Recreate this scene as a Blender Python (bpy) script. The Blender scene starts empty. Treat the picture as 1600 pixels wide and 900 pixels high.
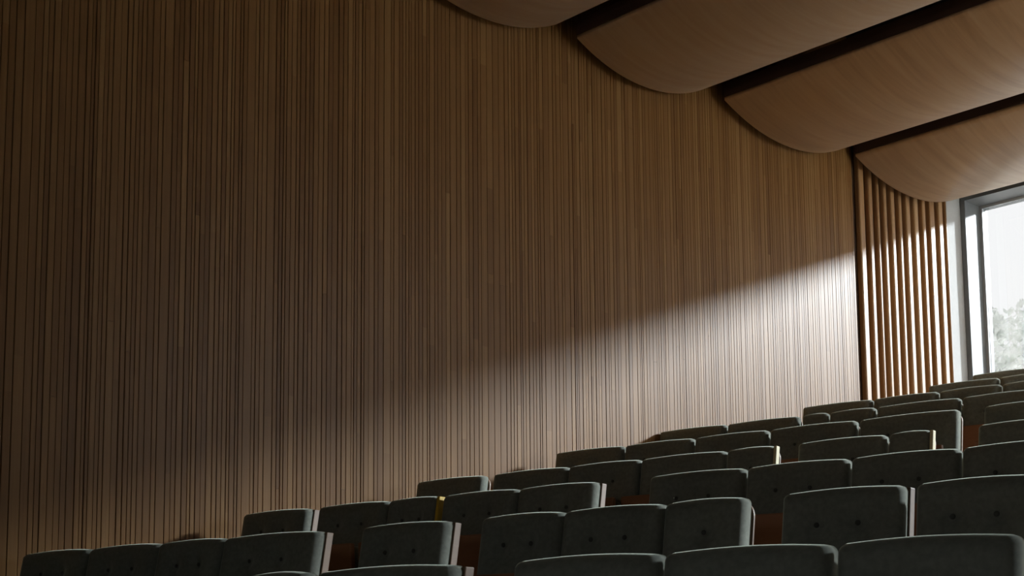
import bpy, bmesh, math, random
from mathutils import Vector, Matrix

random.seed(7)
S = bpy.context.scene
COL = S.collection
EYE = 1.05            # eye height above the front floor

# ------------------------------------------------------------------ camera
cam_d = bpy.data.cameras.new('camera')
cam = bpy.data.objects.new('camera', cam_d)
COL.objects.link(cam)
S.camera = cam
yaw, pit = math.radians(41.453), math.radians(6.842)
F0 = Vector((-math.cos(yaw), math.sin(yaw), 0)); RT = Vector((math.sin(yaw), math.cos(yaw), 0)); ZZ = Vector((0, 0, 1))
FW = F0 * math.cos(pit) + ZZ * math.sin(pit)
UP = -F0 * math.sin(pit) + ZZ * math.cos(pit)
m = Matrix((RT, UP, -FW)).transposed().to_4x4()
m.translation = Vector((6.0, 0.0, EYE))
cam.matrix_world = m
cam_d.sensor_width = 36.0
cam_d.lens = 2192 / 1600 * 36
cam_d.shift_x = 0.09375
cam_d.shift_y = 0.2044
cam_d.clip_end = 500

# ------------------------------------------------------------------ world, sun, exposure
S.view_settings.view_transform = 'Standard'
S.view_settings.look = 'None'
S.view_settings.gamma = 1.0
S.view_settings.exposure = 1.5
S.view_settings.use_curve_mapping = False
w = bpy.data.worlds.new('overcast_sky'); S.world = w
w.use_nodes = True
bg = w.node_tree.nodes['Background']
bg.inputs['Color'].default_value = (1.0, 0.995, 0.985, 1)
bg.inputs['Strength'].default_value = 2.7

sun_d = bpy.data.lights.new('hazy_sun', 'SUN')
sun_d.energy = 15.8
sun_d.angle = math.radians(5.0)
sun_d.color = (0.93, 0.98, 1.0)
sun = bpy.data.objects.new('hazy_sun', sun_d); COL.objects.link(sun)
sun.rotation_euler = Vector((-0.44, -1.0, -0.415)).to_track_quat('-Z', 'Y').to_euler()

# daylight portal in the window opening (guides sampling of the sky, emits nothing itself)
pd = bpy.data.lights.new('window_portal', 'AREA')
pd.shape = 'RECTANGLE'; pd.size = 8.95; pd.size_y = 2.5
pd.cycles.is_portal = True
po = bpy.data.objects.new('window_portal', pd); COL.objects.link(po)
po.location = (4.5, 12.36, 4.02)
po.rotation_euler = Vector((0, -1, 0)).to_track_quat('-Z', 'Z').to_euler()
pd2 = pd.copy(); pd2.size = 3.4; pd2.size_y = 2.9  # portal for the added side opening
po2 = bpy.data.objects.new('window_portal', pd2); COL.objects.link(po2)
po2.location = (9.13, 10.2, 3.65)
po2.rotation_euler = Vector((-1, 0, 0)).to_track_quat('-Z', 'Z').to_euler()
pd3 = pd.copy(); pd3.size = 3.5; pd3.size_y = 0.42  # portal for the added opening behind the camera
po3 = bpy.data.objects.new('window_portal', pd3); COL.objects.link(po3)
po3.location = (6.25, -4.15, 1.51)
po3.rotation_euler = Vector((0, 1, 0)).to_track_quat('-Z', 'Z').to_euler()
S.cycles.max_bounces = 8
S.cycles.diffuse_bounces = 6


# ------------------------------------------------------------------ materials
def mat(name):
    mt = bpy.data.materials.new(name); mt.use_nodes = True
    nt = mt.node_tree
    return mt, nt, nt.nodes['Principled BSDF']

def nd(nt, kind, **kw):
    n = nt.nodes.new(kind)
    for k, v in kw.items():
        setattr(n, k, v)
    return n

def ramp(nt, stops):
    r = nd(nt, 'ShaderNodeValToRGB')
    e = r.color_ramp.elements
    while len(e) < len(stops):
        e.new(0.5)
    for el, (p, c) in zip(e, stops):
        el.position = p; el.color = (*c, 1)
    return r

def wood(name, dark, mid, light, scale=(50, 50, 1.4), rough=0.5, seg=0.0, spec=0.5, bump=0.15, contrast=0.5, coat=0.0):
    """streaky veneer; tone varies per piece (object random) and, with seg, per length of strip"""
    mt, nt, b = mat(name)
    L = nt.links
    geo = nd(nt, 'ShaderNodeNewGeometry')
    oi = nd(nt, 'ShaderNodeObjectInfo')
    mp = nd(nt, 'ShaderNodeMapping'); mp.inputs['Scale'].default_value = scale
    comb = nd(nt, 'ShaderNodeCombineXYZ')
    mul = nd(nt, 'ShaderNodeMath', operation='MULTIPLY'); mul.inputs[1].default_value = 37.0
    L.new(oi.outputs['Random'], mul.inputs[0])
    L.new(mul.outputs[0], comb.inputs[2]); L.new(mul.outputs[0], comb.inputs[0])
    L.new(geo.outputs['Position'], mp.inputs['Vector']); L.new(comb.outputs[0], mp.inputs['Location'])
    nz = nd(nt, 'ShaderNodeTexNoise'); nz.inputs['Scale'].default_value = 1.0; nz.inputs['Detail'].default_value = 5; nz.inputs['Roughness'].default_value = 0.65
    nz.inputs['Distortion'].default_value = 0.4
    L.new(mp.outputs[0], nz.inputs['Vector'])
    fac = nz.outputs['Fac']
    mix = nd(nt, 'ShaderNodeMath', operation='MULTIPLY_ADD')
    mix.inputs[1].default_value = contrast
    L.new(fac, mix.inputs[0])
    # per piece offset
    off = nd(nt, 'ShaderNodeMath', operation='MULTIPLY_ADD'); off.inputs[1].default_value = 0.55; off.inputs[2].default_value = -0.02
    src = oi.outputs['Random']
    if seg:
        sp = nd(nt, 'ShaderNodeSeparateXYZ'); L.new(geo.outputs['Position'], sp.inputs[0])
        ma = nd(nt, 'ShaderNodeMath', operation='MULTIPLY_ADD'); ma.inputs[1].default_value = seg
        L.new(sp.outputs['Z'], ma.inputs[0]); L.new(mul.outputs[0], ma.inputs[2])
        fl = nd(nt, 'ShaderNodeMath', operation='FLOOR'); L.new(ma.outputs[0], fl.inputs[0])
        cb = nd(nt, 'ShaderNodeCombineXYZ'); L.new(fl.outputs[0], cb.inputs[0]); L.new(oi.outputs['Random'], cb.inputs[1])
        wn = nd(nt, 'ShaderNodeTexWhiteNoise'); wn.noise_dimensions = '2D'; L.new(cb.outputs[0], wn.inputs['Vector'])
        av = nd(nt, 'ShaderNodeMath', operation='MULTIPLY_ADD'); av.inputs[1].default_value = 0.45
        hl = nd(nt, 'ShaderNodeMath', operation='MULTIPLY'); hl.inputs[1].default_value = 0.55
        L.new(oi.outputs['Random'], hl.inputs[0]); L.new(wn.outputs['Value'], av.inputs[0]); L.new(hl.outputs[0], av.inputs[2])
        src = av.outputs[0]
    L.new(src, off.inputs[0]); L.new(off.outputs[0], mix.inputs[2])
    rp = ramp(nt, [(0.15, dark), (0.5, mid), (0.85, light)])
    L.new(mix.outputs[0], rp.inputs['Fac']); L.new(rp.outputs['Color'], b.inputs['Base Color'])
    b.inputs['Roughness'].default_value = rough
    b.inputs['Specular IOR Level'].default_value = spec
    b.inputs['Coat Weight'].default_value = coat
    b.inputs['Coat Roughness'].default_value = 0.35
    if bump:
        bp = nd(nt, 'ShaderNodeBump'); bp.inputs['Strength'].default_value = bump; bp.inputs['Distance'].default_value = 0.002
        L.new(fac, bp.inputs['Height']); L.new(bp.outputs[0], b.inputs['Normal'])
    return mt

def plain(name, col, rough=0.6, metal=0.0, noise=0.12, nscale=30.0, sheen=0.0, spec=0.5):
    mt, nt, b = mat(name)
    L = nt.links
    tc = nd(nt, 'ShaderNodeTexCoord')
    nz = nd(nt, 'ShaderNodeTexNoise'); nz.inputs['Scale'].default_value = nscale; nz.inputs['Detail'].default_value = 4
    L.new(tc.outputs['Object'], nz.inputs['Vector'])
    lo = tuple(c * (1 - noise) for c in col); hi = tuple(min(1, c * (1 + noise)) for c in col)
    rp = ramp(nt, [(0.3, lo), (0.7, hi)])
    L.new(nz.outputs['Fac'], rp.inputs['Fac']); L.new(rp.outputs['Color'], b.inputs['Base Color'])
    b.inputs['Roughness'].default_value = rough; b.inputs['Metallic'].default_value = metal
    b.inputs['Specular IOR Level'].default_value = spec
    if sheen:
        b.inputs['Sheen Weight'].default_value = sheen
        b.inputs['Sheen Roughness'].default_value = 0.35
        b.inputs['Sheen Tint'].default_value = (0.80, 0.92, 0.80, 1)
    return mt

M_SLAT = wood('oak_slat', (0.148, 0.068, 0.019), (0.218, 0.110, 0.034), (0.295, 0.165, 0.060), scale=(90, 90, 1.2), rough=0.42, spec=0.24, seg=0.55, contrast=0.55)
M_BATTEN = wood('oak_batten', (0.30, 0.155, 0.06), (0.38, 0.215, 0.09), (0.46, 0.29, 0.14), scale=(60, 60, 1.2), rough=0.42)
M_PANEL = wood('ceiling_veneer', (0.60, 0.42, 0.26), (0.82, 0.64, 0.44), (0.95, 0.82, 0.64), scale=(14.0, 0.8, 1.2), rough=0.40, bump=0.08, contrast=0.95, spec=1.0)
M_EDGE = wood('panel_edge_wood', (0.05, 0.028, 0.02), (0.08, 0.045, 0.032), (0.11, 0.065, 0.045), scale=(1.5, 40, 40), rough=0.6)
M_SHELL = wood('seat_plywood', (0.10, 0.058, 0.03), (0.16, 0.095, 0.05), (0.22, 0.135, 0.075), scale=(8, 8, 30), rough=0.45)
M_BOARD = wood('seat_board_wood', (0.19, 0.09, 0.043), (0.27, 0.13, 0.065), (0.33, 0.175, 0.09), scale=(6, 40, 40), rough=0.45)
M_FABRIC = plain('green_velvet', (0.19, 0.208, 0.18), rough=0.85, noise=0.15, nscale=60, sheen=0.9, spec=0.2)
M_BUTTON = plain('dark_button', (0.06, 0.066, 0.057), rough=0.8, sheen=0.2)
M_YELLOW = plain('yellow_edge', (0.62, 0.42, 0.03), rough=0.6, noise=0.08)
M_CREAM = plain('cream_edge', (0.62, 0.58, 0.36), rough=0.6, noise=0.08)
M_LEG = plain('black_metal', (0.02, 0.02, 0.02), rough=0.5, metal=0.6)
M_BLACK = plain('black_backing', (0.012, 0.011, 0.010), rough=0.9, noise=0.05)
M_BACK = plain('dark_brown_backing', (0.075, 0.042, 0.024), rough=0.8, noise=0.1)
M_PLENUM = plain('plenum_black', (0.012, 0.012, 0.016), rough=0.9, noise=0.05)
M_CARPET = plain('oak_floor', (0.50, 0.37, 0.25), rough=0.6, noise=0.12, nscale=20)
M_PLASTER = plain('pale_plaster', (0.52, 0.53, 0.53), rough=0.75, noise=0.03)
M_STAGE = plain('grey_stage_wall', (0.34, 0.34, 0.33), rough=0.8, noise=0.04)
M_BROWNWALL = plain('brown_wall', (0.07, 0.05, 0.035), rough=0.7, noise=0.1)
M_FRAME = plain('grey_aluminium', (0.17, 0.182, 0.19), rough=0.45, noise=0.03, metal=0.0)
M_BEAD = plain('pale_bead', (0.45, 0.48, 0.5), rough=0.4, noise=0.02)
M_TRUNK = plain('bark', (0.20, 0.16, 0.13), rough=0.9)
M_HAZE_LEAF = plain('haze_tinted_leaf', (0.80, 0.84, 0.79), rough=0.7, noise=0.25, nscale=3)  # haze and overexposure are put into the pale leaf colour
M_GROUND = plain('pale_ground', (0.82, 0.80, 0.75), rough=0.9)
M_HOUSE = plain('white_render', (0.8, 0.8, 0.78), rough=0.8, noise=0.03)
M_ROOF = plain('grey_roof', (0.4, 0.4, 0.41), rough=0.8)

# panes: let light straight through, with a faint reflection; the back window's grey tint is added to dim the sky
def glass(name, tint):
    g = bpy.data.materials.new(name); g.use_nodes = True
    nt = g.node_tree; nt.nodes.clear()
    o_ = nd(nt, 'ShaderNodeOutputMaterial'); mx = nd(nt, 'ShaderNodeMixShader')
    tr = nd(nt, 'ShaderNodeBsdfTransparent'); tr.inputs[0].default_value = (*tint, 1)
    gl = nd(nt, 'ShaderNodeBsdfGlossy'); gl.inputs['Roughness'].default_value = 0.02
    mx.inputs[0].default_value = 0.02
    nt.links.new(tr.outputs[0], mx.inputs[1]); nt.links.new(gl.outputs[0], mx.inputs[2]); nt.links.new(mx.outputs[0], o_.inputs[0])
    return g
M_GLASS = glass('clear_glass', (0.97, 0.98, 0.98))
M_DIM_GLASS = glass('sky_dimming_glass', (0.353, 0.356, 0.359))  # added tint keeps the bright sky from clipping


# ------------------------------------------------------------------ helpers
def mesh_obj(name, verts, faces, material, parent=None, smooth=False):
    me = bpy.data.meshes.new(name)
    me.from_pydata([tuple(v) for v in verts], [], faces)
    bm = bmesh.new(); bm.from_mesh(me); bmesh.ops.recalc_face_normals(bm, faces=bm.faces); bm.to_mesh(me); bm.free()
    me.materials.append(material)
    if smooth:
        me.polygons.foreach_set('use_smooth', [True] * len(me.polygons))
    o = bpy.data.objects.new(name, me); COL.objects.link(o)
    if parent: o.parent = parent
    return o

def link_mesh(name, me, parent=None, loc=(0, 0, 0), scale=(1, 1, 1), rot=(0, 0, 0)):
    o = bpy.data.objects.new(name, me); COL.objects.link(o)
    if parent: o.parent = parent
    o.location = loc; o.scale = scale; o.rotation_euler = rot
    return o

class MB:
    def __init__(self): self.v = []; self.f = []
    def add(self, vs, fs):
        k = len(self.v); self.v += [Vector(x) for x in vs]; self.f += [tuple(i + k for i in f) for f in fs]
    def box(self, a, b):
        (x0, y0, z0), (x1, y1, z1) = a, b
        self.add([(x0, y0, z0), (x1, y0, z0), (x1, y1, z0), (x0, y1, z0), (x0, y0, z1), (x1, y0, z1), (x1, y1, z1), (x0, y1, z1)],
                 [(0, 3, 2, 1), (4, 5, 6, 7), (0, 1, 5, 4), (1, 2, 6, 5), (2, 3, 7, 6), (3, 0, 4, 7)])
    def prism(self, poly, z0, z1):
        n = len(poly)
        self.add([(x, y, z0) for x, y in poly] + [(x, y, z1) for x, y in poly],
                 [tuple(range(n))[::-1], tuple(range(n, 2 * n))] + [(i, (i + 1) % n, n + (i + 1) % n, n + i) for i in range(n)])
    def obj(self, name, material, parent=None, smooth=False):
        return mesh_obj(name, self.v, self.f, material, parent, smooth)

def box_obj(name, a, b, material, parent=None, bevel=0.0):
    mb = MB(); mb.box(a, b); o = mb.obj(name, material, parent)
    if bevel:
        bm = bmesh.new(); bm.from_mesh(o.data)
        bmesh.ops.bevel(bm, geom=bm.edges[:], offset=bevel, segments=2, affect='EDGES', profile=0.5)
        bm.to_mesh(o.data); bm.free()
    return o

def empty(name, loc=(0, 0, 0), rz=0.0, parent=None):
    o = bpy.data.objects.new(name, None); COL.objects.link(o)
    o.location = loc; o.rotation_euler = (0, 0, rz); o.empty_display_size = 0.1
    if parent: o.parent = parent
    return o

def tag(o, label, cat, group=None):
    o['label'] = label; o['category'] = cat
    if group: o['group'] = group
    return o

def struct(o): o['kind'] = 'structure'; return o

# ------------------------------------------------------------------ measures of the hall
WX = -0.08                      # face of the left wall
Y_SLAT_END, Y_BAT_END, Y_FRAME, Y_GLASS = 10.235, 11.80, 12.07, 12.37
Z_HEAD, Z_SILL = 4.255 + EYE, 2.75
X_R, Y_F, Z_TOP = 9.0, -4.0, 6.35
PHI = math.radians(10.5)
ROWS = [  # letter, Y of the row line at the wall, top height above eye
    ('0', 1.758, 0.258), ('A', 2.94, 0.518), ('B', 4.122, 0.784), ('C', 5.304, 1.053), ('D', 6.486, 1.341),
    ('E', 7.668, 1.618), ('F', 8.85, 1.896), ('G', 10.032, 2.173), ('H', 11.214, 2.451)]
SEAT_H = 0.92

# ------------------------------------------------------------------ room shell
floor = struct(box_obj('floor', (WX - 0.3, Y_F, -0.2), (X_R, 12.4, 0.0), M_CARPET))

def clip(poly, inside, cut):
    out = []
    for i in range(len(poly)):
        a, b = poly[i - 1], poly[i]
        if inside(b):
            if not inside(a): out.append(cut(a, b))
            out.append(b)
        elif inside(a): out.append(cut(a, b))
    return out

def clip_y(poly, ymax):
    def cut(a, b):
        t = (ymax - a[1]) / (b[1] - a[1]); return (a[0] + t * (b[0] - a[0]), ymax)
    return clip(poly, lambda q: q[1] <= ymax, cut)

tphi = math.tan(PHI)
tx0, tx1 = -0.05, 8.98
for i, (r, y0, zt) in enumerate(ROWS):
    lo, hi = y0 - 0.72, (ROWS[i + 1][1] - 0.72 if i + 1 < len(ROWS) else 20)
    poly = [(tx0, lo + tx0 * tphi), (tx1, lo + tx1 * tphi), (tx1, hi + tx1 * tphi), (tx0, hi + tx0 * tphi)]
    poly = clip_y(poly, 12.05)
    if len(poly) >= 3:
        mb = MB(); mb.prism(poly, 0.0, zt + EYE - SEAT_H)
        mb.obj('tier', M_CARPET, floor)

ceiling = struct(box_obj('ceiling', (WX - 0.3, Y_F, Z_TOP), (X_R, 12.6, Z_TOP + 0.2), M_PLENUM))
# unseen opening added in the right wall as side fill for the hall
FILL2 = (9.3, 11.9, 2.2, 5.15)
mb = MB()
mb.box((X_R, Y_F, -0.2), (X_R + 0.2, FILL2[0], Z_TOP)); mb.box((X_R, FILL2[1], -0.2), (X_R + 0.2, 12.6, Z_TOP))
mb.box((X_R, FILL2[0], -0.2), (X_R + 0.2, FILL2[1], FILL2[2])); mb.box((X_R, FILL2[0], FILL2[3]), (X_R + 0.2, FILL2[1], Z_TOP))
wall_right = struct(mb.obj('wall_right', M_BROWNWALL))
FILL3 = (4.5, 8.0, 1.3, 1.72)      # unseen low opening added behind the camera to fill the seat fronts
mb = MB()
mb.box((WX - 0.3, Y_F - 0.2, -0.2), (FILL3[0], Y_F, Z_TOP + 0.2)); mb.box((FILL3[1], Y_F - 0.2, -0.2), (X_R + 0.2, Y_F, Z_TOP + 0.2))
mb.box((FILL3[0], Y_F - 0.2, -0.2), (FILL3[1], Y_F, FILL3[2])); mb.box((FILL3[0], Y_F - 0.2, FILL3[3]), (FILL3[1], Y_F, Z_TOP + 0.2))
wall_front = struct(mb.obj('wall_front', M_STAGE))

# added unseen baffle holds side light off the left wall, between two ceiling panels
struct(box_obj('light_baffle', (7.4, 8.20, 0.0), (X_R, 8.34, Z_TOP), M_BROWNWALL))

# back wall: below the sill and above the window head
mb = MB()
mb.box((WX - 0.3, Y_FRAME, -0.2), (X_R, 12.6, Z_SILL - 0.06))
mb.box((WX - 0.3, Y_FRAME, Z_HEAD + 0.06), (X_R, 12.6, Z_TOP))
struct(mb.obj('wall_back', M_PLENUM))

# left wall: dark backing, slats, screen of battens, plaster return beside the window
mb = MB()
mb.box((-0.40, Y_F, -0.2), (WX - 0.0125, Y_SLAT_END + 0.002, Z_TOP)); mb.box((-0.40, Y_SLAT_END + 0.002, -0.2), (-0.128, Y_BAT_END, Z_TOP))
wall_left = struct(mb.obj('wall_left', M_BACK))
struct(box_obj('trim_1', (-0.40, Y_BAT_END, -0.2), (WX, 12.6, Z_TOP), M_PLASTER))

ZS0, ZS1 = 0.0, Z_TOP - 0.02
def slat_mesh(wd):
    c, d = 0.0022, 0.011
    prof = [(-d, -wd / 2), (-c, -wd / 2), (0, -wd / 2 + c), (0, wd / 2 - c), (-c, wd / 2), (-d, wd / 2)]
    n = len(prof)
    v = [(x, y, 0) for x, y in prof] + [(x, y, 1) for x, y in prof]
    f = [tuple(range(n))[::-1], tuple(range(n, 2 * n))] + [(i, (i + 1) % n, n + (i + 1) % n, n + i) for i in range(n)]
    me = bpy.data.meshes.new('slat'); me.from_pydata(v, [], f)
    bm = bmesh.new(); bm.from_mesh(me); bmesh.ops.recalc_face_normals(bm, faces=bm.faces); bm.to_mesh(me); bm.free()
    me.materials.append(M_SLAT)
    return me
WIDTHS = [0.017, 0.022, 0.026, 0.030, 0.034, 0.040, 0.052]
WEIGHT = [2.5, 3.5, 5, 5, 4, 3.5, 2]
SM = {wd: slat_mesh(wd) for wd in WIDTHS}
y = Y_SLAT_END
n_sl = 0
rest = MB()
while y > -1.5:
    wd = random.choices(WIDTHS, WEIGHT)[0]
    gap = random.choice([0.0012, 0.002, 0.002, 0.003, 0.004]) * (1.0 if y < 5.0 else 0.7 if y < 7.0 else 0.45)
    yc = y - wd / 2
    px = WX + random.uniform(-0.0025, 0.0)
    cuts = [ZS0, ZS1]
    if random.random() < 0.2 and n_sl < 296:
        cuts = [ZS0, random.uniform(1.8, 5.0), ZS1]
    for a, b in zip(cuts[:-1], cuts[1:]):
        if n_sl < 298 and yc > 2.3:
            link_mesh('slat', SM[wd], wall_left, (px, yc, a), (1, 1, b - a - 0.001)); n_sl += 1
        else:
            me = SM[wd]
            rest.add([(px + v.co.x, yc + v.co.y, a + v.co.z * (b - a)) for v in me.vertices], [tuple(p.vertices) for p in me.polygons])
    y -= wd + gap
o = rest.obj('slats', M_SLAT, wall_left); o['kind'] = 'stuff'

# screen of separate battens beside the window
scr = empty('batten_screen', (WX, 10.25, 0))
tag(scr, 'screen of upright oak battens between the slatted wall and the window', 'slat screen')
orange = [10.27, 10.42, 10.55, 10.66, 10.78, 10.91, 11.03, 11.17, 11.31, 11.44, 11.60, 11.75]
orange = [v + 0.03 for v in orange]
for a, b in zip(orange, orange[1:] + [11.835]):
    y0, y1 = a + 0.036, min(b - 0.034, 11.795)
    bo = box_obj('batten', (-0.046, y0, 1.3), (0.004, y1, Z_TOP - 0.02), M_BATTEN, scr, 0.013)
    for v in bo.data.vertices: v.co.y -= 10.25

# ------------------------------------------------------------------ window
win = struct(empty('window_1', (0, Y_FRAME, 0)))
def wbox(name, a, b, mt, bevel=0.0):
    o = box_obj(name, a, b, mt, win, bevel); o.location.y -= Y_FRAME; return o
wbox('window_frame', (WX + 0.002, Y_FRAME, Z_SILL), (-0.03, 12.5, Z_HEAD), M_FRAME)
wbox('window_frame', (WX + 0.002, Y_FRAME, Z_HEAD), (X_R, 12.5, Z_HEAD + 0.06), M_FRAME)
wbox('window_sill', (WX + 0.002, Y_FRAME - 0.0, Z_SILL - 0.06), (X_R, 12.5, Z_SILL), M_FRAME)
wbox('glazing_bead', (-0.03, Y_GLASS - 0.03, Z_SILL), (0.0, Y_GLASS + 0.03, Z_HEAD), M_BEAD)
wbox('glazing_bead', (0.0, Y_GLASS - 0.03, Z_HEAD - 0.025), (X_R, Y_GLASS + 0.03, Z_HEAD), M_BEAD)
for x in (3.0, 6.0):
    wbox('mullion', (x - 0.03, Y_GLASS - 0.12, Z_SILL), (x + 0.03, Y_GLASS + 0.04, Z_HEAD - 0.025), M_FRAME)
for a, b in ((0.0, 2.97), (3.03, 5.97), (6.03, X_R)):
    wbox('glass_pane', (a, Y_GLASS - 0.006, Z_SILL), (b, Y_GLASS + 0.006, Z_HEAD - 0.025), M_DIM_GLASS)

fill2 = struct(empty('side_fill_opening', (X_R, FILL2[0], 0)))  # glazing of the added side fill opening
for k in range(4):
    q0 = (FILL2[1] - FILL2[0]) / 4 * k; q1 = q0 + (FILL2[1] - FILL2[0]) / 4
    box_obj('glass_pane', (0.10, q0 + 0.03, FILL2[2]), (0.112, q1 - 0.03, FILL2[3]), M_GLASS, fill2)
    box_obj('mullion', (0.06, q0 - 0.03, FILL2[2]), (0.15, q0 + 0.03, FILL2[3]), M_FRAME, fill2)

fill3 = struct(empty('front_fill_opening', (FILL3[0], Y_F - 0.2, 0)))  # glazing of the added fill opening behind the camera
for k in range(3):
    q0 = (FILL3[1] - FILL3[0]) / 3 * k; q1 = q0 + (FILL3[1] - FILL3[0]) / 3
    box_obj('glass_pane', (q0 + 0.03, 0.09, FILL3[2]), (q1 - 0.03, 0.102, FILL3[3]), M_GLASS, fill3)
    box_obj('mullion', (q0 - 0.03, 0.05, FILL3[2]), (q0 + 0.03, 0.14, FILL3[3]), M_FRAME, fill3)

# ------------------------------------------------------------------ curved ceiling panels
PAN = [  # front edge y, rear edge y, z front, z rear (above eye), sag
    (3.60, 4.95, 4.17, 4.20, 0.16),
    (5.16, 6.53, 4.17, 4.20, 0.155),
    (6.738, 8.17, 4.168, 4.23, 0.17),
    (8.37, 9.96, 4.188, 4.21, 0.165),
    (10.168, 11.86, 4.200, 4.215, 0.155)]
PLAB = ['curved oak ceiling panel nearest the stage, out over the front seats',
        'curved oak ceiling panel cut off by the top edge, first of four',
        'curved oak ceiling panel second from the top, with a long dark gap behind',
        'curved oak ceiling panel third from the top, next to the one by the window',
        'curved oak ceiling panel closest to the window, above the batten screen']
for (ya, yb, za, zb, sag), lab in zip(PAN, PLAB):
    root = empty('ceiling_panel', (0.0, ya, za + EYE))
    tag(root, lab, 'ceiling panel', 'curved ceiling panels')
    n, x1 = 40, X_R - 0.05
    th = 0.022
    bot = []
    for i in range(n + 1):
        t = i / n
        bot.append(((yb - ya) * t, (zb - za) * t - sag * (1 - abs(2 * t - 1) ** 2.1)))
    top = [(q[0], q[1] + th) for q in bot]
    prof = bot + top[::-1]
    k = len(prof)
    v = [(0, q[0], q[1]) for q in prof] + [(x1, q[0], q[1]) for q in prof]
    f = []
    for i in range(k):
        j = (i + 1) % k
        f.append((i, j, k + j, k + i))
    for i in range(n):
        f.append((i, i + 1, k - 2 - i, k - 1 - i)); f.append((k + i, k + k - 1 - i, k + k - 2 - i, k + i + 1))
    so = mesh_obj('veneer_shell', v, f, M_PANEL, root)
    for p in so.data.polygons: p.use_smooth = len(p.vertices) == 4 and abs(p.normal.x) < 0.5
    me = so.data
    # crisp edges between the sheet and its rim
    for e in me.edges: pass
    box_obj('front_fascia', (0.0, -0.004, th + 0.001), (x1, 0.024, th + 0.10), M_EDGE, root)
    box_obj('rear_fascia', (0.0, yb - ya - 0.024, zb - za + th + 0.001), (x1, yb - ya, zb - za + th + 0.10), M_PLENUM, root)
    for hx in (1.2, 4.6, 8.0):
        box_obj('hanger', (hx, 0.5 * (yb - ya) - 0.015, -sag + (zb - za) / 2 + th + 0.002), (hx + 0.03, 0.5 * (yb - ya) + 0.015, Z_TOP - za - EYE - 0.002), M_LEG, root)

# ------------------------------------------------------------------ auditorium seats
REC = 0.20                                   # recline: run per rise
def shear(x, y, z, wd): return (x, y - (SEAT_H - z) * REC - 0.012 * (2 * x / wd) ** 2, z)

def outline(wd, z0, z1, r, inset, crown, n=10):
    """rounded-rectangle outline with a slight crown along the top"""
    x1 = wd / 2 - inset; za = z0 + inset; zb = z1 - inset; r = max(0.004, min(r - inset * 0.6, x1 * 0.9))
    pts = []
    def arc(cx, cz, a0):
        for i in range(n):
            a = a0 + (math.pi / 2) * i / (n - 1)
            pts.append((cx + r * math.cos(a), cz + r * math.sin(a)))
    def line(p, q, k=8):
        for i in range(1, k): pts.append((p[0] + (q[0] - p[0]) * i / k, p[1] + (q[1] - p[1]) * i / k))
    arc(x1 - r, zb - r, 0); line((x1 - r, zb), (-x1 + r, zb), 14)
    arc(-x1 + r, zb - r, math.pi / 2); line((-x1, zb - r), (-x1, za + r))
    arc(-x1 + r, za + r, math.pi); line((-x1 + r, za), (x1 - r, za), 14)
    arc(x1 - r, za + r, 1.5 * math.pi); line((x1, za + r), (x1, zb - r))
    return [(x, z + (crown * (1 - (2 * x / wd) ** 2) - crown if z > (z0 + z1) / 2 else 0)) for x, z in pts]

def button_spots(wd):
    return [(-0.095 * wd / 0.46, SEAT_H - 0.110), (0.062 * wd / 0.46, SEAT_H - 0.110)] if wd > 0.27 else [(0.0, SEAT_H - 0.110)]

def backrest_mesh(wd):
    z0, z1, T = 0.44, SEAT_H, 0.095
    rings = [(0.030, T / 2), (0.010, T / 2 - 0.004), (0.0, T / 2 - 0.016), (0.0, -T / 2 + 0.046), (0.004, -T / 2 + 0.028), (0.014, -T / 2 + 0.012), (0.031, -T / 2 + 0.003), (0.050, -T / 2)]
    v, f = [], []
    outs = []
    for ins, yy in rings:
        outs.append([(x, yy, z) for x, z in outline(wd, z0, z1, 0.018, ins, 0.010)])
    base = outs[-1]; cx, cz = 0.0, (z0 + z1) / 2 + 0.03
    for s in (0.93, 0.86, 0.78, 0.70, 0.62, 0.54, 0.46, 0.38, 0.29, 0.20, 0.10):
        outs.append([(cx + (x - cx) * s, y, cz + (z - cz) * s) for x, y, z in base])
    bs = button_spots(wd)
    def dimple(x, y, z):
        d = 0.0
        for bx, bz in bs:
            q = math.hypot(x - bx, z - bz)
            d = max(d, 0.026 * math.exp(-(q / 0.036) ** 2) + 0.006 * math.exp(-(q / 0.075) ** 2))
        return y + d
    n = len(base)
    for k, ring in enumerate(outs):
        for x, y, z in ring:
            if k >= 7: y = dimple(x, y, z)
            v.append(shear(x, y, z, wd))
    v.append(shear(cx, dimple(cx, -T / 2, cz), cz, wd)); v.append(shear(0, T / 2, cz, wd))
    for k in range(len(outs) - 1):
        for i in range(n):
            j = (i + 1) % n
            f.append((k * n + i, k * n + j, (k + 1) * n + j, (k + 1) * n + i))
    last = (len(outs) - 1) * n
    for i in range(n):
        f.append((last + i, last + (i + 1) % n, len(v) - 2)); f.append(((i + 1) % n, i, len(v) - 1))
    return v, f

def shell_mesh(wd):
    y0, y1 = 0.046, 0.064
    v, f = [], []
    rr = [(0.006, y0), (-0.001, y0 + 0.003), (-0.001, y1 - 0.003), (0.004, y1)]
    for ins, yy in rr:
        for x, z in outline(wd, 0.30, SEAT_H - 0.004, 0.05, ins, 0.012): v.append(shear(x, yy, z, wd))
    n = len(v) // 4
    for k in range(3):
        for i in range(n):
            j = (i + 1) % n; f.append((k * n + i, k * n + j, (k + 1) * n + j, (k + 1) * n + i))
    f.append(tuple(range(n))); f.append(tuple(range(3 * n, 4 * n)))
    return v, f

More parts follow.
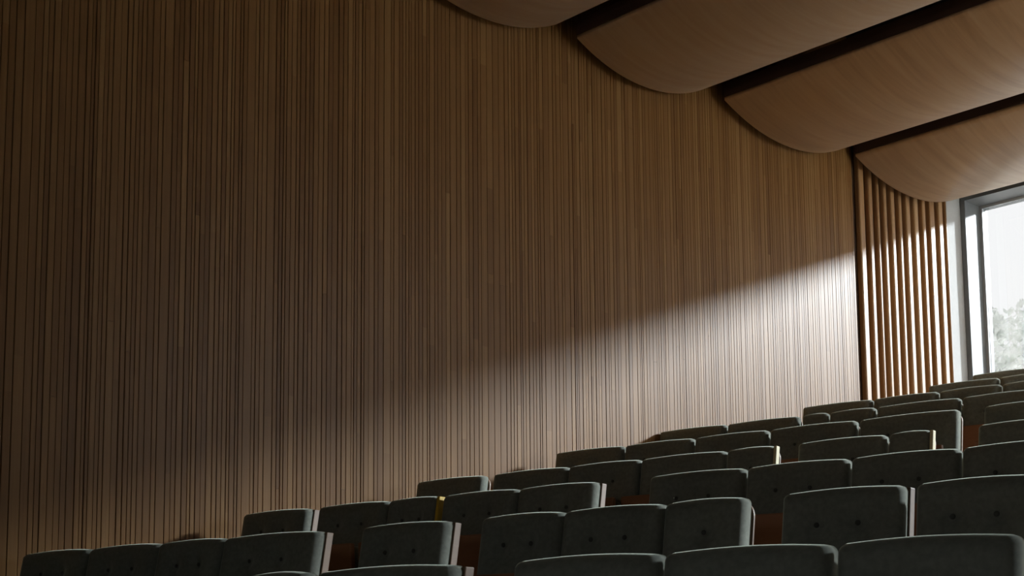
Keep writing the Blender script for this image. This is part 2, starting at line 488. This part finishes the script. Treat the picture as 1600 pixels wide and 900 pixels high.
def bevel_box(a, b, bev, sh=None, seg=2):
    bm = bmesh.new()
    mb = MB(); mb.box(a, b)
    vs = [bm.verts.new(p) for p in mb.v]
    for q in mb.f: bm.faces.new([vs[i] for i in q])
    bmesh.ops.bevel(bm, geom=bm.edges[:], offset=bev, segments=seg, affect='EDGES', profile=0.5)
    bm.verts.ensure_lookup_table()
    for i, vv in enumerate(bm.verts): vv.index = i
    v = [sh(*q.co) if sh else tuple(q.co) for q in bm.verts]; f = [tuple(x.index for x in q.verts) for q in bm.faces]
    bm.free()
    return v, f

def to_mesh(name, vf, mt, smooth=True):
    me = bpy.data.meshes.new(name); me.from_pydata([tuple(q) for q in vf[0]], [], vf[1])
    bm = bmesh.new(); bm.from_mesh(me); bmesh.ops.recalc_face_normals(bm, faces=bm.faces); bm.to_mesh(me); bm.free()
    me.materials.append(mt)
    me.polygons.foreach_set('use_smooth', [smooth] * len(me.polygons))
    return me

# the small round button, one mesh for all
bv, bf = [], []
for k, (rr, dy) in enumerate(((0.0085, 0.0), (0.0075, -0.003), (0.0045, -0.005))):
    for i in range(10): bv.append((rr * math.cos(i * math.pi / 5), dy, rr * math.sin(i * math.pi / 5)))
for k in range(2):
    for i in range(10): bf.append((k * 10 + i, k * 10 + (i + 1) % 10, (k + 1) * 10 + (i + 1) % 10, (k + 1) * 10 + i))
bf.append(tuple(range(20, 30)))
ME_BUTTON = to_mesh('button', (bv, bf), M_BUTTON)
ME_LEG = to_mesh('leg', bevel_box((-0.016, -0.20, 0.0), (0.016, 0.02, 0.44), 0.004), M_LEG, False)
def side_sh(x, y, z): return (x, y - (SEAT_H - z) * REC - 0.012, z)
def side_mesh(mt, ya=0.026, yb=0.064, z0=0.40): return to_mesh('side_panel', bevel_box((-0.008, ya, z0), (0.008, yb, SEAT_H - 0.012), 0.003, side_sh), mt, False)
ME_SIDE = {'wood': side_mesh(M_SHELL), 'yellow': side_mesh(M_YELLOW, -0.030, 0.018), 'cream': side_mesh(M_CREAM, -0.030, 0.006)}

CACHE = {}
def seat_meshes(wd):
    wd = round(wd / 0.005) * 0.005
    if wd not in CACHE:
        def fold(x, y, z):   # tipped-up seat: leans a little forward at its top edge
            return (x, y - (z - 0.40) * 0.05, z)
        hw = wd / 2 - 0.022
        CACHE[wd] = (wd, to_mesh('backrest', backrest_mesh(wd), M_FABRIC),
                     to_mesh('back_shell', shell_mesh(wd), M_SHELL),
                     to_mesh('seat_cushion', bevel_box((-hw, -0.235, 0.36), (hw, -0.160, 0.685), 0.025, fold, 3), M_FABRIC),
                     to_mesh('seat_board', bevel_box((-hw - 0.006, -0.268, 0.34), (hw + 0.006, -0.238, 0.695), 0.006, fold), M_BOARD, False))
    return CACHE[wd]

def make_seat(s0, s1, row, side, label):
    _, y0, zt = ROWS[row]
    panel = 0.022 if side else 0.0
    wd = s1 - s0 - 0.012 - panel
    wd, mb_, ms_, mc_, mo_ = seat_meshes(wd)
    sc = (s0 + s1 - panel) / 2
    root = empty('auditorium_seat', (sc * math.cos(PHI), y0 + sc * math.sin(PHI), zt + EYE - SEAT_H), PHI)
    tag(root, label, 'seat', 'green tip-up seats in the raked rows')
    bk = link_mesh('backrest', mb_, root)
    for bx, bz in button_spots(wd):
        p = shear(bx, -0.0475 + 0.027, bz, wd)
        link_mesh('button', ME_BUTTON, bk, p)
    link_mesh('back_shell', ms_, root)
    link_mesh('seat_cushion', mc_, root)
    link_mesh('seat_board', mo_, root)
    for sx in (-1, 1):
        link_mesh('leg', ME_LEG, root, (sx * (wd / 2 - 0.02), 0, 0))
    if side:
        o = link_mesh('side_panel', ME_SIDE[side], root, (wd / 2 + (-0.002 if side == 'wood' else 0.009), 0, 0))
        o['label'] = {'wood': 'plain wooden side panel', 'yellow': 'yellow strip along the side', 'cream': 'pale yellow strip along the side'}[side]
    return root

K = 6.0 / 4.75
def PXRAY(px, py):
    d = FW + RT * ((px - 650) / 2192) + UP * ((777 - py) / 2192)
    return d
def s_on_row(px, row):
    """distance along the row line of the seat edge measured at column px of the photograph"""
    y0 = ROWS[row][1]; zt = ROWS[row][2]
    n = Vector((-math.sin(PHI), math.cos(PHI), 0)); dr = Vector((math.cos(PHI), math.sin(PHI), 0))
    P0 = Vector((0, y0, zt)); C0 = Vector((6.0, 0, 0))
    # the row is level at height zt, so iterate the image height that puts the ray on the row line
    lo, hi = -1.0, 9.0
    for _ in range(60):
        mid = (lo + hi) / 2
        q = P0 + dr * mid - C0
        x = 650 + 2192 * q.dot(RT) / q.dot(FW)
        if x < px: lo = mid
        else: hi = mid
    return (lo + hi) / 2

SEATS = [
    [(395, 493, None), (507, 735, 'wood'), (812, 1043, None), (1045, 1309, None), (1312, 1604, None)],
    [(47, 150, None), (151, 260, None), (259, 362, None), (360, 515, 'wood'), (575, 716, 'wood'), (760, 889, None), (887, 1046, None), (1044, 1174, None), (1227, 1433, 'wood'), (1434, 1640, None)],
    [(388, 495, 'wood'), (506, 614, None), (614, 699, 'yellow'), (699, 817, None), (816, 946, 'wood'), (1020, 1170, None), (1171, 1332, None), (1333, 1505, None), (1505, 1690, None)],
    [(657, 762, None), (776, 893, None), (893, 1006, None), (1006, 1139, None), (1139, 1223, 'cream'), (1250, 1389, None), (1391, 1467, 'cream'), (1529, 1665, None)],
    [(872, 979, None), (980, 1088, None), (1089, 1204, None), (1206, 1342, None), (1345, 1502, None), (1538, 1660, None)],
    [(1034, 1138, None), (1139, 1252, None), (1256, 1297, None), (1298, 1371, None), (1372, 1504, None), (1505, 1630, None)],
    [(1256, 1366, None), (1366, 1469, None), (1469, 1567, None), (1567, 1655, None)],
    [(1452, 1563, None), (1563, 1675, None)],
    [(1520, 1625, None)],
]
ORD = ['first', 'second', 'third', 'fourth', 'fifth', 'sixth', 'seventh', 'eighth', 'ninth', 'tenth']
for r, row in enumerate(SEATS):
    for k, (a, b, side) in enumerate(row):
        look = {'wood': 'wood-sided green', 'yellow': 'yellow-edged green', 'cream': 'cream-edged green', None: 'dark green tufted'}[side]
        if side is None and s_on_row(b, r) - s_on_row(a, r) < 0.32: look = 'narrow dark green'
        rowname = ORD[r] + ' row up from the bottom' if r < 8 else 'topmost row under the window'
        if k == 0: where = 'nearest the slatted wall'
        else: where = ORD[k] + ' from the slatted wall'
        make_seat(s_on_row(a, r), s_on_row(b, r), r, side, '%s seat, %s, %s' % (look, where, rowname))

# ------------------------------------------------------------------ outside: pale trees and houses beyond the glass
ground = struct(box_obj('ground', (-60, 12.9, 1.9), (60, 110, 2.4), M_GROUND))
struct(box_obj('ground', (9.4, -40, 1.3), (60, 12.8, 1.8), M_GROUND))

def tree(x, y, h, rad, label, seed):
    rnd = random.Random(seed)
    root = empty('tree', (x, y, 2.4))
    tag(root, label, 'tree', 'trees outside the window')
    mb = MB()
    n = 9
    levels = [(0, 0.26), (h * 0.3, 0.18), (h * 0.6, 0.12), (h * 0.9, 0.04)]
    vs = [(r * math.cos(i * 2 * math.pi / n), r * math.sin(i * 2 * math.pi / n), z) for z, r in levels for i in range(n)]
    fs = [(k * n + i, k * n + (i + 1) % n, (k + 1) * n + (i + 1) % n, (k + 1) * n + i) for k in range(3) for i in range(n)]
    mb.add(vs, fs)
    mb.obj('trunk', M_TRUNK, root, True)
    lf = MB()
    clumps = []
    for c in range(26):
        a = rnd.uniform(0, 2 * math.pi); t = rnd.random()
        zz = h * (0.35 + 0.6 * t); rr = rad * math.sqrt(rnd.random()) * (1.15 - 0.75 * t)
        clumps.append((rr * math.cos(a), rr * math.sin(a), zz, rad * rnd.uniform(0.28, 0.48)))
    for cx, cy, cz, cr in clumps:
        for _ in range(120):
            d = Vector((rnd.gauss(0, 1), rnd.gauss(0, 1), rnd.gauss(0, 1))).normalized() * cr * rnd.random() ** 0.4
            p = Vector((cx, cy, cz)) + Vector((d.x, d.y, d.z * 0.75))
            u = Vector((rnd.gauss(0, 1), rnd.gauss(0, 1), rnd.gauss(0, 1))).normalized(); vv = u.orthogonal().normalized()
            s = rnd.uniform(0.09, 0.18)
            lf.add([p - u * s, p + vv * s * 0.5, p + u * s, p - vv * s * 0.5], [(0, 1, 2, 3)])
    o = lf.obj('foliage', M_HAZE_LEAF, root); o['kind'] = 'stuff'

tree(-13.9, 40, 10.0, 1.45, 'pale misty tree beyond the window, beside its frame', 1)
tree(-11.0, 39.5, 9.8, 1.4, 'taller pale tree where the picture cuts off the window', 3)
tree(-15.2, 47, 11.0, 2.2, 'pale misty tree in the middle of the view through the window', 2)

hs = empty('house', (-21.3, 56, 2.4))
tag(hs, 'white house among the trees outside the window', 'house')
box_obj('wall', (-2.2, 0, 0), (2.6, 5, 10.2), M_HOUSE, hs)
mb = MB(); mb.add([(-2.5, -0.4, 10.2), (3.0, -0.4, 10.2), (3.0, 5.4, 10.2), (-2.5, 5.4, 10.2), (-2.5, 2.5, 11.7), (3.0, 2.5, 11.7)],
                  [(0, 1, 5, 4), (2, 3, 4, 5), (0, 4, 3), (1, 2, 5), (3, 2, 1, 0)])
mb.obj('roof', M_ROOF, hs)
for wx in (-1.4, 0.2, 1.6):
    box_obj('house_window', (wx, -0.05, 8.2), (wx + 0.7, -0.001, 9.4), M_ROOF, hs)
